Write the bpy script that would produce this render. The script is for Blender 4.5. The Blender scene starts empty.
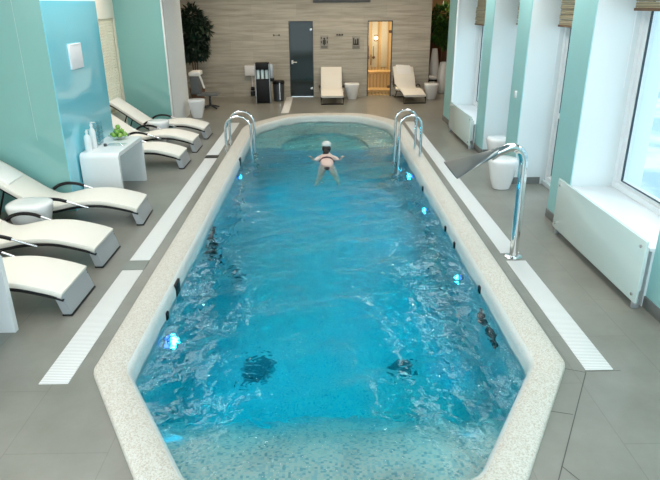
import bpy, bmesh, math, random
from mathutils import Vector, Matrix
C = bpy.context.scene.collection
S = bpy.context.scene
PI = math.pi
rnd = random.Random(7)

# ------------------------------------------------------------------ materials
def mat(name, col, rough=0.5, metal=0.0, coat=0.0, spec=0.5, bump=None, var=None, emit=None, trans=0.0, ior=1.45):
    m = bpy.data.materials.new(name); m.use_nodes = True
    nt = m.node_tree; b = nt.nodes['Principled BSDF']
    b.inputs['Base Color'].default_value = (*col, 1)
    b.inputs['Roughness'].default_value = rough
    b.inputs['Metallic'].default_value = metal
    b.inputs['Coat Weight'].default_value = coat
    b.inputs['Coat Roughness'].default_value = 0.03
    b.inputs['Specular IOR Level'].default_value = spec
    b.inputs['Transmission Weight'].default_value = trans
    b.inputs['IOR'].default_value = ior
    tc = nt.nodes.new('ShaderNodeTexCoord')
    if var:                                   # (scale, second colour, detail, lo, hi)
        n = nt.nodes.new('ShaderNodeTexNoise'); n.inputs['Scale'].default_value = var[0]; n.inputs['Detail'].default_value = var[2]
        r = nt.nodes.new('ShaderNodeValToRGB')
        r.color_ramp.elements[0].position = var[3]; r.color_ramp.elements[1].position = var[4]
        r.color_ramp.elements[0].color = (*col, 1); r.color_ramp.elements[1].color = (*var[1], 1)
        nt.links.new(tc.outputs['Object'], n.inputs['Vector']); nt.links.new(n.outputs['Fac'], r.inputs['Fac'])
        nt.links.new(r.outputs['Color'], b.inputs['Base Color'])
    if bump:                                  # (scale, strength)
        n = nt.nodes.new('ShaderNodeTexNoise'); n.inputs['Scale'].default_value = bump[0]; n.inputs['Detail'].default_value = 4
        u = nt.nodes.new('ShaderNodeBump'); u.inputs['Strength'].default_value = bump[1]; u.inputs['Distance'].default_value = 0.01
        nt.links.new(tc.outputs['Object'], n.inputs['Vector']); nt.links.new(n.outputs['Fac'], u.inputs['Height'])
        nt.links.new(u.outputs['Normal'], b.inputs['Normal'])
    if emit:
        b.inputs['Emission Color'].default_value = (*emit[0], 1); b.inputs['Emission Strength'].default_value = emit[1]
    return m

def add(nt, t, **kw):
    n = nt.nodes.new(t)
    for k, v in kw.items(): setattr(n, k, v)
    return n

def mat_floor():
    m = mat('grey_floor_tile', (.30, .29, .27), .34); nt = m.node_tree; b = nt.nodes['Principled BSDF']; L = nt.links
    tc = add(nt, 'ShaderNodeTexCoord')
    n = add(nt, 'ShaderNodeTexNoise'); n.inputs['Scale'].default_value = 1.7; n.inputs['Detail'].default_value = 7; n.inputs['Roughness'].default_value = .65
    r = add(nt, 'ShaderNodeValToRGB'); r.color_ramp.elements[0].position = .3; r.color_ramp.elements[1].position = .72
    r.color_ramp.elements[0].color = (.215, .212, .182, 1); r.color_ramp.elements[1].color = (.285, .282, .248, 1)
    mp = add(nt, 'ShaderNodeMapping'); mp.inputs['Rotation'].default_value = (0, 0, PI/2); mp.inputs['Location'].default_value = (.35, .05, 0)
    br = add(nt, 'ShaderNodeTexBrick'); br.inputs['Scale'].default_value = 1.0; br.inputs['Mortar Size'].default_value = .003
    br.inputs['Brick Width'].default_value = 1.2; br.inputs['Row Height'].default_value = .6
    br.inputs['Color1'].default_value = (1, 1, 1, 1); br.inputs['Color2'].default_value = (.95, .95, .95, 1); br.inputs['Mortar'].default_value = (.80, .80, .80, 1)
    mx = add(nt, 'ShaderNodeMix', data_type='RGBA', blend_type='MULTIPLY'); mx.inputs['Factor'].default_value = 1
    L.new(tc.outputs['Object'], n.inputs['Vector']); L.new(n.outputs['Fac'], r.inputs['Fac'])
    L.new(tc.outputs['Object'], mp.inputs['Vector']); L.new(mp.outputs['Vector'], br.inputs['Vector'])
    L.new(r.outputs['Color'], mx.inputs['A']); L.new(br.outputs['Color'], mx.inputs['B']); L.new(mx.outputs['Result'], b.inputs['Base Color'])
    rr = add(nt, 'ShaderNodeMapRange'); rr.inputs['To Min'].default_value = .26; rr.inputs['To Max'].default_value = .31
    L.new(n.outputs['Fac'], rr.inputs['Value']); L.new(rr.outputs['Result'], b.inputs['Roughness'])
    return m

def mat_mosaic():
    m = mat('pool_mosaic', (.5, .75, .8), .25); nt = m.node_tree; b = nt.nodes['Principled BSDF']; L = nt.links
    tc = add(nt, 'ShaderNodeTexCoord')
    v = add(nt, 'ShaderNodeTexVoronoi', distance='CHEBYCHEV'); v.inputs['Scale'].default_value = 58; v.inputs['Randomness'].default_value = .12
    w = add(nt, 'ShaderNodeTexWhiteNoise')
    r = add(nt, 'ShaderNodeValToRGB'); e = r.color_ramp.elements; r.color_ramp.interpolation = 'CONSTANT'
    e[0].position = 0; e[0].color = (.76, .92, .91, 1); e[1].position = .35; e[1].color = (.56, .82, .86, 1)
    for p, c in ((.6, (.85, .93, .91, 1)), (.8, (.36, .66, .73, 1)), (.92, (.70, .86, .84, 1))):
        x = e.new(p); x.color = c
    L.new(tc.outputs['Object'], v.inputs['Vector']); L.new(v.outputs['Color'], w.inputs['Vector']); L.new(w.outputs['Value'], r.inputs['Fac'])
    L.new(r.outputs['Color'], b.inputs['Base Color'])
    return m

def mat_pebble():
    m = mat('pebble_coping', (.7, .66, .58), .55); nt = m.node_tree; b = nt.nodes['Principled BSDF']; L = nt.links
    tc = add(nt, 'ShaderNodeTexCoord')
    v = add(nt, 'ShaderNodeTexVoronoi'); v.inputs['Scale'].default_value = 150
    w = add(nt, 'ShaderNodeTexWhiteNoise')
    r = add(nt, 'ShaderNodeValToRGB'); e = r.color_ramp.elements
    e[0].position = 0; e[0].color = (.52, .46, .37, 1); e[1].position = .4; e[1].color = (.66, .63, .56, 1)
    x = e.new(1); x.color = (.75, .735, .69, 1)
    u = add(nt, 'ShaderNodeBump'); u.inputs['Strength'].default_value = .35; u.inputs['Distance'].default_value = .004
    L.new(tc.outputs['Object'], v.inputs['Vector']); L.new(v.outputs['Color'], w.inputs['Vector']); L.new(w.outputs['Value'], r.inputs['Fac'])
    L.new(r.outputs['Color'], b.inputs['Base Color']); L.new(v.outputs['Distance'], u.inputs['Height']); L.new(u.outputs['Normal'], b.inputs['Normal'])
    return m

def mat_travertine():
    m = mat('travertine', (.4, .37, .31), .45); nt = m.node_tree; b = nt.nodes['Principled BSDF']; L = nt.links
    tc = add(nt, 'ShaderNodeTexCoord')
    mp = add(nt, 'ShaderNodeMapping'); mp.inputs['Scale'].default_value = (.35, 1, 5.5)
    n = add(nt, 'ShaderNodeTexNoise'); n.inputs['Scale'].default_value = 2.6; n.inputs['Detail'].default_value = 8; n.inputs['Roughness'].default_value = .62; n.inputs['Distortion'].default_value = .4
    r = add(nt, 'ShaderNodeValToRGB'); e = r.color_ramp.elements
    e[0].position = .32; e[0].color = (.34, .31, .255, 1); e[1].position = .68; e[1].color = (.56, .53, .455, 1)
    mq = add(nt, 'ShaderNodeMapping'); mq.inputs['Rotation'].default_value = (PI/2, 0, 0)
    br = add(nt, 'ShaderNodeTexBrick'); br.inputs['Scale'].default_value = 1; br.inputs['Brick Width'].default_value = 1.2; br.inputs['Row Height'].default_value = .3
    br.inputs['Mortar Size'].default_value = .002
    br.inputs['Color1'].default_value = (1, 1, 1, 1); br.inputs['Color2'].default_value = (.88, .88, .88, 1); br.inputs['Mortar'].default_value = (.7, .7, .7, 1)
    mx = add(nt, 'ShaderNodeMix', data_type='RGBA', blend_type='MULTIPLY'); mx.inputs['Factor'].default_value = 1
    L.new(tc.outputs['Object'], mp.inputs['Vector']); L.new(mp.outputs['Vector'], n.inputs['Vector']); L.new(n.outputs['Fac'], r.inputs['Fac'])
    L.new(tc.outputs['Object'], mq.inputs['Vector']); L.new(mq.outputs['Vector'], br.inputs['Vector'])
    L.new(r.outputs['Color'], mx.inputs['A']); L.new(br.outputs['Color'], mx.inputs['B']); L.new(mx.outputs['Result'], b.inputs['Base Color'])
    return m

def mat_stripes(name, c1, c2, axis, scale, rough=.5, bump=.3, distort=0):
    m = mat(name, c1, rough); nt = m.node_tree; b = nt.nodes['Principled BSDF']; L = nt.links
    tc = add(nt, 'ShaderNodeTexCoord')
    w = add(nt, 'ShaderNodeTexWave', bands_direction=axis); w.inputs['Scale'].default_value = scale; w.inputs['Distortion'].default_value = distort
    r = add(nt, 'ShaderNodeValToRGB'); e = r.color_ramp.elements
    e[0].position = .15; e[0].color = (*c2, 1); e[1].position = .45; e[1].color = (*c1, 1)
    u = add(nt, 'ShaderNodeBump'); u.inputs['Strength'].default_value = bump; u.inputs['Distance'].default_value = .005
    L.new(tc.outputs['Object'], w.inputs['Vector']); L.new(w.outputs['Fac'], r.inputs['Fac']); L.new(r.outputs['Color'], b.inputs['Base Color'])
    L.new(w.outputs['Fac'], u.inputs['Height']); L.new(u.outputs['Normal'], b.inputs['Normal'])
    return m

def mat_water():
    m = bpy.data.materials.new('pool_water'); m.use_nodes = True; nt = m.node_tree; L = nt.links
    for n in list(nt.nodes): nt.nodes.remove(n)
    out = add(nt, 'ShaderNodeOutputMaterial')
    tc = add(nt, 'ShaderNodeTexCoord')
    n = add(nt, 'ShaderNodeTexNoise'); n.inputs['Scale'].default_value = 10; n.inputs['Detail'].default_value = 1.6; n.inputs['Distortion'].default_value = .6
    u = add(nt, 'ShaderNodeBump'); u.inputs['Strength'].default_value = .6; u.inputs['Distance'].default_value = .027
    L.new(tc.outputs['Object'], n.inputs['Vector']); L.new(n.outputs['Fac'], u.inputs['Height'])
    rf = add(nt, 'ShaderNodeBsdfRefraction'); rf.inputs['IOR'].default_value = 1.33; rf.inputs['Roughness'].default_value = 0.0
    gl = add(nt, 'ShaderNodeBsdfGlossy'); gl.inputs['Roughness'].default_value = .045
    fr = add(nt, 'ShaderNodeFresnel'); fr.inputs['IOR'].default_value = 1.33
    g = add(nt, 'ShaderNodeMixShader')
    for q in (rf, gl, fr): L.new(u.outputs['Normal'], q.inputs['Normal'])
    L.new(fr.outputs['Fac'], g.inputs['Fac']); L.new(rf.outputs['BSDF'], g.inputs[1]); L.new(gl.outputs['BSDF'], g.inputs[2])
    va = add(nt, 'ShaderNodeVolumeAbsorption'); va.inputs['Color'].default_value = WATER_COL; va.inputs['Density'].default_value = WATER_DENS
    L.new(g.outputs['Shader'], out.inputs['Surface']); L.new(va.outputs['Volume'], out.inputs['Volume'])
    return m
WATER_COL = (.0, .905, .935, 1); WATER_DENS = 1.85

def mat_pane(name, tint, refl=1.45):
    m = bpy.data.materials.new(name); m.use_nodes = True; nt = m.node_tree; L = nt.links
    for n in list(nt.nodes): nt.nodes.remove(n)
    out = add(nt, 'ShaderNodeOutputMaterial'); t = add(nt, 'ShaderNodeBsdfTransparent'); t.inputs['Color'].default_value = (*tint, 1)
    g = add(nt, 'ShaderNodeBsdfGlossy'); g.inputs['Roughness'].default_value = .02; f = add(nt, 'ShaderNodeLayerWeight'); f.inputs['Blend'].default_value = .5
    pw = add(nt, 'ShaderNodeMath', operation='POWER'); pw.inputs[1].default_value = 4.5; L.new(f.outputs['Facing'], pw.inputs[0])
    ma = add(nt, 'ShaderNodeMath', operation='MULTIPLY_ADD'); ma.inputs[1].default_value = .6; ma.inputs[2].default_value = .03; L.new(pw.outputs[0], ma.inputs[0])
    x = add(nt, 'ShaderNodeMixShader'); L.new(ma.outputs[0], x.inputs['Fac']); L.new(t.outputs['BSDF'], x.inputs[1]); L.new(g.outputs['BSDF'], x.inputs[2])
    L.new(x.outputs['Shader'], out.inputs['Surface']); return m

M = dict(
    floor=mat_floor(), mosaic=mat_mosaic(), pebble=mat_pebble(), travertine=mat_travertine(), water=mat_water(),
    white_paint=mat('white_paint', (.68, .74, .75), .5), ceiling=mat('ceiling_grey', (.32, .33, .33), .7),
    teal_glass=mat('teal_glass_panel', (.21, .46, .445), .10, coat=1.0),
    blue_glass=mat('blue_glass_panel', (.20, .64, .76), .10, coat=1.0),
    teal_paint=mat('teal_paint', (.32, .60, .60), .45),
    plaster=mat('pale_mosaic_plaster', (.80, .85, .88), .5, var=(60, (.88, .92, .94), 2, .4, .6)),
    cream=mat('cream_fabric', (.78, .73, .62), .85, bump=(180, .15)),
    cushion=mat('lounger_fabric', (.83, .80, .73), .8, bump=(150, .12)),
    pillow=mat('white_terry', (.88, .87, .85), .9, bump=(200, .3)),
    black=mat('black_plastic', (.009, .009, .010), .42, spec=.3), rattan=mat('dark_rattan', (.035, .032, .03), .5, bump=(90, .5)),
    dark=mat('dark_grey', (.05, .055, .06), .4), grey_metal=mat('brushed_aluminium', (.46, .49, .52), .42, metal=.6),
    chrome=mat('chrome', (.82, .83, .84), .07, metal=1), steel=mat('satin_steel', (.62, .64, .65), .25, metal=1),
    white_gloss=mat('white_gloss', (.84, .86, .87), .25, coat=.3), ceramic=mat('white_ceramic', (.83, .84, .84), .2, coat=.5),
    grate=mat_stripes('white_grating', (.85, .86, .85), (.55, .56, .55), 'Y', 16, .5, .5),
    skirting=mat('grey_skirting', (.17, .18, .175), .45), radiator=mat('frosted_panel', (.64, .77, .75), .18, coat=.3),
    frame=mat('white_frame', (.80, .83, .84), .35), gasket=mat('dark_gasket', (.03, .06, .08), .5),
    pane=mat_pane('window_pane', (.93, .97, .98)), dark_pane=mat('smoked_glass', (.022, .034, .036), .06, spec=.35),
    clear=mat_pane('clear_acrylic', (.90, .95, .96)), sauna_pane=mat_pane('sauna_glass', (.93, .90, .84)),
    bamboo=mat_stripes('bamboo_blind', (.40, .33, .21), (.20, .16, .10), 'Z', 14, .7, .5),
    wood=mat_stripes('sauna_wood', (.72, .58, .34), (.52, .39, .20), 'X', 3.2, .5, .2, .6),
    bench_wood=mat('bench_wood', (.70, .52, .26), .5, var=(9, (.60, .42, .18), 4, .4, .6)),
    leaf_dark=mat('dark_leaf', (.008, .020, .012), .5, var=(3, (.014, .034, .018), 2, .35, .65)),
    leaf=mat('green_leaf', (.03, .10, .02), .4, var=(4, (.12, .22, .03), 2, .45, .75)),
    bark=mat('brown_bark', (.16, .09, .05), .8), soil=mat('soil', (.05, .035, .025), .9), terracotta=mat('brown_pot', (.20, .10, .06), .6),
    apple=mat('green_apple', (.15, .36, .04), .3, var=(16, (.36, .52, .12), 2, .4, .7)),
    skin=mat('skin', (.86, .62, .54), .5), hair=mat('dark_hair', (.02, .015, .012), .5), cap=mat('white_cap', (.85, .83, .80), .4),
    swimwear=mat('swimwear', (.10, .03, .04), .6), lamp=mat('lamp_lens', (.8, .85, .9), .3, emit=((.03, .08, 1), 3.5)),
    orange=mat('ochre_wall', (.45, .28, .12), .7), red_brown=mat('red_brown_wall', (.22, .11, .07), .7),
    paper=mat('white_panel', (.80, .80, .82), .5), sign=mat('sign_plate', (.30, .29, .26), .5), ink=mat('sign_ink', (.05, .048, .042), .6),
    snow=mat('pale_pavement', (.30, .40, .44), .8, var=(.55, (.62, .68, .69), 5, .42, .58)), facade=mat('pale_facade', (.32, .43, .47), .8, var=(.6, (.50, .57, .58), 4, .35, .65)),
    facade_window=mat('facade_window', (.14, .24, .28), .3), twig=mat('pale_bark', (.20, .30, .33), .8),
    warm=mat('warm_lamp', (.9, .8, .6), .4, emit=((1, .85, .6), 4)),
    lattice=mat('cream_lattice', (.78, .70, .55), .6), grey_fabric=mat('grey_fabric', (.13, .145, .15), .6),
    drain_grey=mat('drain_grey', (.30, .45, .50), .5), drain_dark=mat('drain_dark', (.14, .24, .28), .5),
    teal_joint=mat('teal_joint', (.50, .70, .67), .4),
    fan_steel=mat('fan_steel', (.27, .32, .33), .34, metal=1),
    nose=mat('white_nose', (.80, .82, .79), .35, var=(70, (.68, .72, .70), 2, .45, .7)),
    cover_grey=mat('cover_grey', (.24, .26, .235), .6),
    courtyard=mat('courtyard_plaster', (.42, .33, .21), .8, var=(3, (.60, .52, .40), 4, .4, .6)),
    grout=mat('dark_grout', (.10, .10, .095), .8), water_bottle=mat('milky_plastic', (.62, .74, .76), .25, coat=.4),
)

# ------------------------------------------------------------------ mesh helpers
def obj(name, bm, m, parent=None, loc=None, smooth=38):
    me = bpy.data.meshes.new(name); bm.normal_update(); bm.to_mesh(me); bm.free()
    me.materials.append(M[m] if isinstance(m, str) else m)
    if smooth:
        me.polygons.foreach_set('use_smooth', [True]*len(me.polygons)); me.set_sharp_from_angle(angle=math.radians(smooth))
    o = bpy.data.objects.new(name, me); C.objects.link(o)
    if parent: o.parent = parent
    if loc: o.location = loc
    return o
def tag(o, label, cat, group=None, kind=None):
    o['label'] = label; o['category'] = cat
    if group: o['group'] = group
    if kind: o['kind'] = kind
    return o
def thing(name, label, cat, loc=(0, 0, 0), rz=0, group=None):
    o = bpy.data.objects.new(name, None); C.objects.link(o); o.location = loc; o.rotation_euler = (0, 0, rz); o.empty_display_size = .1
    return tag(o, label, cat, group)
def struct(name, bm, m, parent=None, smooth=38):
    o = obj(name, bm, m, parent, smooth=smooth)
    if not parent: o['kind'] = 'structure'
    return o
def dup(root, loc, rz, label):
    r = root.copy(); C.objects.link(r); r.location = loc; r.rotation_euler = (0, 0, rz); r['label'] = label
    for ch in list(root.children):
        c = ch.copy(); C.objects.link(c); c.parent = r
        for g in ch.children:
            d = g.copy(); C.objects.link(d); d.parent = c
    return r
def B(): return bmesh.new()
def box(bm, x0, x1, y0, y1, z0, z1, bev=0, seg=2, mtx=None):
    t = bmesh.new(); bmesh.ops.create_cube(t, size=1)
    for v in t.verts: v.co = Vector(((x0+x1)/2+v.co.x*(x1-x0), (y0+y1)/2+v.co.y*(y1-y0), (z0+z1)/2+v.co.z*(z1-z0)))
    if bev: bmesh.ops.bevel(t, geom=list(t.edges), offset=bev, segments=seg, profile=.5, affect='EDGES')
    join(bm, t, mtx); return bm
def join(bm, t, mtx=None):
    if mtx: bmesh.ops.transform(t, matrix=mtx, verts=t.verts)
    me = bpy.data.meshes.new('tmp'); t.to_mesh(me); t.free(); bm.from_mesh(me); bpy.data.meshes.remove(me)
def tube(bm, pts, r, n=10, cap=True, flat=1.0):
    pts = [Vector(p) for p in pts]; rings = []; ref = None
    rr = r if isinstance(r, (list, tuple)) else [r]*len(pts)
    for i, p in enumerate(pts):
        d = (pts[min(i+1, len(pts)-1)]-pts[max(i-1, 0)]).normalized()
        if ref is None:
            ref = Vector((0, 0, 1)) if abs(d.z) < .9 else Vector((1, 0, 0))
        a = (ref-d*ref.dot(d)).normalized(); b = d.cross(a); ref = a
        rings.append([bm.verts.new(p+(a*math.cos(2*PI*k/n)*flat+b*math.sin(2*PI*k/n))*rr[i]) for k in range(n)])
    for A, Q in zip(rings, rings[1:]):
        for k in range(n): bm.faces.new((A[k], A[(k+1) % n], Q[(k+1) % n], Q[k]))
    if cap: bm.faces.new(rings[0][::-1]); bm.faces.new(rings[-1])
    return bm
def lathe(bm, prof, n=28, c=(0, 0, 0), sx=1, sy=1, sq=0):
    rings = []
    for r, z in prof:
        ring = []
        for k in range(n):
            a = 2*PI*k/n; ca, sa = math.cos(a), math.sin(a)
            q = 1
            if sq: q = (abs(ca)**sq+abs(sa)**sq)**(-1/sq)
            ring.append(bm.verts.new((c[0]+r*ca*q*sx, c[1]+r*sa*q*sy, c[2]+z)))
        rings.append(ring)
    for A, Q in zip(rings, rings[1:]):
        for k in range(n): bm.faces.new((A[k], A[(k+1) % n], Q[(k+1) % n], Q[k]))
    bm.faces.new(rings[0][::-1]); bm.faces.new(rings[-1]); return bm
def prism(bm, poly, z0, z1):
    a = [bm.verts.new((x, y, z0)) for x, y in poly]; b = [bm.verts.new((x, y, z1)) for x, y in poly]; n = len(poly)
    bm.faces.new(b); bm.faces.new(a[::-1])
    for i in range(n): bm.faces.new((a[i], a[(i+1) % n], b[(i+1) % n], b[i]))
    bmesh.ops.recalc_face_normals(bm, faces=bm.faces[:]); return bm
def fillet(poly, ds, n=8):
    out = []; k = len(poly)
    for i in range(k):
        p = Vector(poly[i]); a = (Vector(poly[i-1])-p).normalized(); b = (Vector(poly[(i+1) % k])-p).normalized(); d = ds[i]
        A, Q = p+a*d, p+b*d
        for j in range(n+1):
            t = j/n; v = A*(1-t)**2+p*2*t*(1-t)+Q*t*t; out.append((v.x, v.y))
    return out
def spline(pts, n=8):
    P = [Vector(p) for p in pts]; P = [P[0]*2-P[1]]+P+[P[-1]*2-P[-2]]; out = []
    for i in range(1, len(P)-2):
        for j in range(n):
            t = j/n; a, b, c, d = P[i-1:i+3]
            out.append(.5*((2*b)+(c-a)*t+(2*a-5*b+4*c-d)*t*t+(3*b-a-3*c+d)*t**3))
    out.append(P[-2]); return out
def ribbon(bm, top, w0, w1, th, bev=.012, n=6):
    """a slab swept along the (x,z) profile 'top', from y=w0 to w1, thickness th, with rounded edges"""
    P = spline([(p[0], 0, p[1]) for p in top], n); rings = []
    b = min(bev, th/2*.98)
    for i, p in enumerate(P):
        d = (P[min(i+1, len(P)-1)]-P[max(i-1, 0)]).normalized(); nn = Vector((-d.z, 0, d.x))
        if nn.z < 0: nn = -nn
        sec = [(w0+b, 0), (w1-b, 0), (w1-.3*b, -.3*b), (w1, -b), (w1, -th+b), (w1-.3*b, -th+.3*b), (w1-b, -th), (w0+b, -th), (w0+.3*b, -th+.3*b), (w0, -th+b), (w0, -b), (w0+.3*b, -.3*b)]
        rings.append([bm.verts.new(Vector((p.x, y, p.z))+nn*h) for y, h in sec])
    for A, Q in zip(rings, rings[1:]):
        for k in range(12): bm.faces.new((A[k], A[(k+1) % 12], Q[(k+1) % 12], Q[k]))
    bm.faces.new(rings[0][::-1]); bm.faces.new(rings[-1])
    bmesh.ops.recalc_face_normals(bm, faces=bm.faces[:]); return bm
def ball(bm, c, r, sx=1, sy=1, sz=1, u=14, v=9):
    t = bmesh.new(); bmesh.ops.create_uvsphere(t, u_segments=u, v_segments=v, radius=r)
    join(bm, t, Matrix.Translation(c) @ Matrix.Diagonal((sx, sy, sz, 1))); return bm

# ------------------------------------------------------------------ camera
Rw = ((0.99983208, 0.01216482, -0.01370532), (-0.01723245, 0.36971436, -0.92898565), (-0.00623389, 0.92906583, 0.3698619))
cam = bpy.data.cameras.new('camera'); co = bpy.data.objects.new('camera', cam); C.objects.link(co)
cam.sensor_fit = 'HORIZONTAL'; cam.sensor_width = 36; cam.lens = 36*593/660; cam.clip_start = .05; cam.clip_end = 300
co.matrix_world = Matrix(Rw).to_4x4(); co.location = (0, 0, 2.4); S.camera = co

# ------------------------------------------------------------------ pool outlines
INN = [(-.74, 2.50), (.83, 2.50), (1.47, 3.57), (1.47, 12.55), (.86, 13.60), (-.60, 13.60), (-1.35, 12.40), (-1.35, 3.55)]
OUT = [(-.82, 2.15), (.91, 2.15), (1.71, 3.53), (1.74, 12.75), (1.02, 13.90), (-.72, 13.90), (-1.61, 12.55), (-1.61, 3.53)]
DI = [.10, .10, .10, .45, .5, .5, .45, .10]; DO = [.06, .06, .05, .45, .5, .5, .45, .05]
inn = fillet(INN, DI); out_ = fillet(OUT, DO)
WZ = -.105

# floor with a hole for the pool
FX0, FX1, FY0, FY1 = -4.05, 5.2, -.5, 20.2
bm = B()
hole = [bm.verts.new((a[0]*.5+b[0]*.5, a[1]*.5+b[1]*.5, 0)) for a, b in zip(inn, out_)]
rect = [bm.verts.new(p) for p in ((FX0, FY0, 0), (3.5, FY0, 0), (3.5, 13.2, 0), (FX1, 13.2, 0), (FX1, FY1, 0), (FX0, FY1, 0))]
ed = [bm.edges.new((l[i], l[(i+1) % len(l)])) for l in (hole, rect) for i in range(len(l))]
bmesh.ops.triangle_fill(bm, edges=ed, use_beauty=True)
bmesh.ops.recalc_face_normals(bm, faces=bm.faces[:])
if sum(f.normal.z for f in bm.faces) < 0: bmesh.ops.reverse_faces(bm, faces=bm.faces[:])
struct('floor', bm, 'floor', smooth=0)

# coping
def coping_mesh(sec):
    bm = B(); rings = []
    for a, b in zip(inn, out_):
        rings.append([bm.verts.new((a[0]+(b[0]-a[0])*t, a[1]+(b[1]-a[1])*t, z)) for t, z in sec])
    for i in range(len(rings)):
        A, Q = rings[i], rings[(i+1) % len(rings)]
        for k in range(len(sec)-1): bm.faces.new((A[k], Q[k], Q[k+1], A[k+1]))
    bmesh.ops.recalc_face_normals(bm, faces=bm.faces[:]); return bm
o = struct('pool_coping', coping_mesh([(1, -.02), (1, .02), (.985, .038), (.94, .048), (.7, .052), (.4, .052), (.25, .046), (.15, .034)]), 'pebble', smooth=60); tag(o, 'cream pebble coping framing the long swimming pool', 'pool edge', kind='structure')
obj('coping_nose', coping_mesh([(.15, .034), (.09, .022), (.03, -.003), (0, -.04), (0, -.2)]), 'nose', o, smooth=60)  # white tone of this band stands in for light reflected along the rim

# basin: walls, deep floor, near ledge and steps, far shelf with a round recess
FLZ = -1.45; SHY = 11.2
bm = B()
top = [bm.verts.new((x, y, -.2)) for x, y in inn]; low = [bm.verts.new((x, y, FLZ)) for x, y in inn]
for i in range(len(inn)):
    j = (i+1) % len(inn); bm.faces.new((top[i], low[i], low[j], top[j]))
bm.faces.new(low)
bmesh.ops.recalc_face_normals(bm, faces=bm.faces[:]); bmesh.ops.reverse_faces(bm, faces=bm.faces[:])
def clip_poly(poly, ymin=None, ymax=None):
    lim = ymin if ymin is not None else ymax; ins = (lambda p: p[1] >= lim) if ymin is not None else (lambda p: p[1] <= lim); o = []
    for i in range(len(poly)):
        a, b = poly[i], poly[(i+1) % len(poly)]
        if ins(a): o.append(a)
        if ins(a) != ins(b):
            t = (lim-a[1])/(b[1]-a[1]); o.append((a[0]+(b[0]-a[0])*t, lim))
    return o
led = bmesh.new(); prism(led, clip_poly(inn, ymax=3.95), FLZ, -.2)      # near end: a ramp sloping down into the deep part
for k in range(1, 12): bmesh.ops.bisect_plane(led, geom=led.verts[:]+led.edges[:]+led.faces[:], plane_co=(0, 2.5+k*.12, 0), plane_no=(0, 1, 0))
for v in led.verts:
    if v.co.z > -.5: v.co.z = -.165-1.1*max(0, (v.co.y-2.5)/1.45)**2.4
join(bm, led)
shelf = clip_poly(inn, ymin=SHY)          # starts/ends on the line y = 12.05
SC, SR, SK = (.07, SHY), .84, 1.6
arc = [(SC[0]+SR*math.cos(PI*k/18), SC[1]+SR*SK*math.sin(PI*k/18)) for k in range(19)]
# shelf ring: outline around then back along the arc
i0 = max(range(len(shelf)), key=lambda i: (abs(shelf[i][1]-SHY) < 1e-6, shelf[i][0]))
sh = shelf[i0:]+shelf[:i0]
if abs(sh[1][1]-SHY) < 1e-6: sh = [sh[0]]+sh[:0:-1]
prism(bm, sh+[arc[k] for k in range(18, -1, -1)], FLZ, -.26)
prism(bm, [(SC[0]-SR-.03, SHY)]+[(SC[0]+(SR+.03)*math.cos(PI*k/18), SC[1]+(SR+.03)*SK*math.sin(PI*k/18)) for k in range(18, -1, -1)][1:-1]+[(SC[0]+SR+.03, SHY)], FLZ, -.50)
o = struct('pool_basin', bm, 'mosaic', smooth=20); tag(o, 'pale blue mosaic basin of the swimming pool', 'pool', kind='structure')

# water: rippled top, closed volume
def wave(x, y):
    h = 0
    for kx, ky, a, p in WV: h += a*math.sin(kx*x+ky*y+p)
    return h
WV = []
for k in range(26):
    lam = .22*(1.13**k) if k < 16 else rnd.uniform(.25, .8); th = rnd.uniform(0, PI); kk = 2*PI/lam
    WV.append((kk*math.cos(th), kk*math.sin(th), .0020*min(1.6, lam/.4), rnd.uniform(0, 6.28)))
def inside(p, poly):
    c = False
    for i in range(len(poly)):
        (x1, y1), (x2, y2) = poly[i], poly[i-1]
        if (y1 > p[1]) != (y2 > p[1]) and p[0] < (x2-x1)*(p[1]-y1)/(y2-y1)+x1: c = not c
    return c
mid = [(a[0]*.55+b[0]*.45, a[1]*.55+b[1]*.45) for a, b in zip(inn, out_)]
bm = B(); st = .05; grid = {}
nx, ny = int(3.4/st), int(12/st)
def gv(i, j):
    if (i, j) not in grid:
        x, y = -1.65+i*st, 2.1+j*st; grid[(i, j)] = bm.verts.new((x, y, WZ+wave(x, y)))
    return grid[(i, j)]
for i in range(nx):
    for j in range(ny):
        if inside((-1.65+(i+.5)*st, 2.1+(j+.5)*st), mid): bm.faces.new((gv(i, j), gv(i+1, j), gv(i+1, j+1), gv(i, j+1)))
ext = bmesh.ops.extrude_face_region(bm, geom=bm.faces[:])
nv = [e for e in ext['geom'] if isinstance(e, bmesh.types.BMVert)]
topz = {v for v in grid.values()}
for v in nv: v.co.z = -1.7
bmesh.ops.recalc_face_normals(bm, faces=bm.faces[:])
o = obj('pool_water', bm, 'water', smooth=80); tag(o, 'rippled turquoise water filling the long indoor pool', 'water', kind='stuff')

# ------------------------------------------------------------------ room shell
CZ = 3.0
bm = B(); box(bm, -4.4, 3.5, -.5, 20.3, CZ, CZ+.1); box(bm, 3.5, 5.3, 13.2, 20.3, CZ, CZ+.1); struct('ceiling', bm, 'ceiling')
# back wall with two door openings
WY = 16.86; D1 = (-.82, -.17); D2 = (1.30, 1.97); DT = 1.98
bm = B()
for x0, x1, z0, z1 in ((-4.4, D1[0], 0, CZ), (D1[0], D1[1], DT, CZ), (D1[1], D2[0], 0, CZ), (D2[0], D2[1], DT, CZ), (D2[1], 3.0, 0, CZ)):
    box(bm, x0, x1, WY, WY+.12, z0, z1)
struct('wall_back', bm, 'travertine')
bm = B(); box(bm, -4.0, D1[0], WY-.06, WY, 2.55, CZ); obj  # shallow bulkhead above the left half of the back wall
struct('trim_1', bm, 'travertine')
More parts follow.
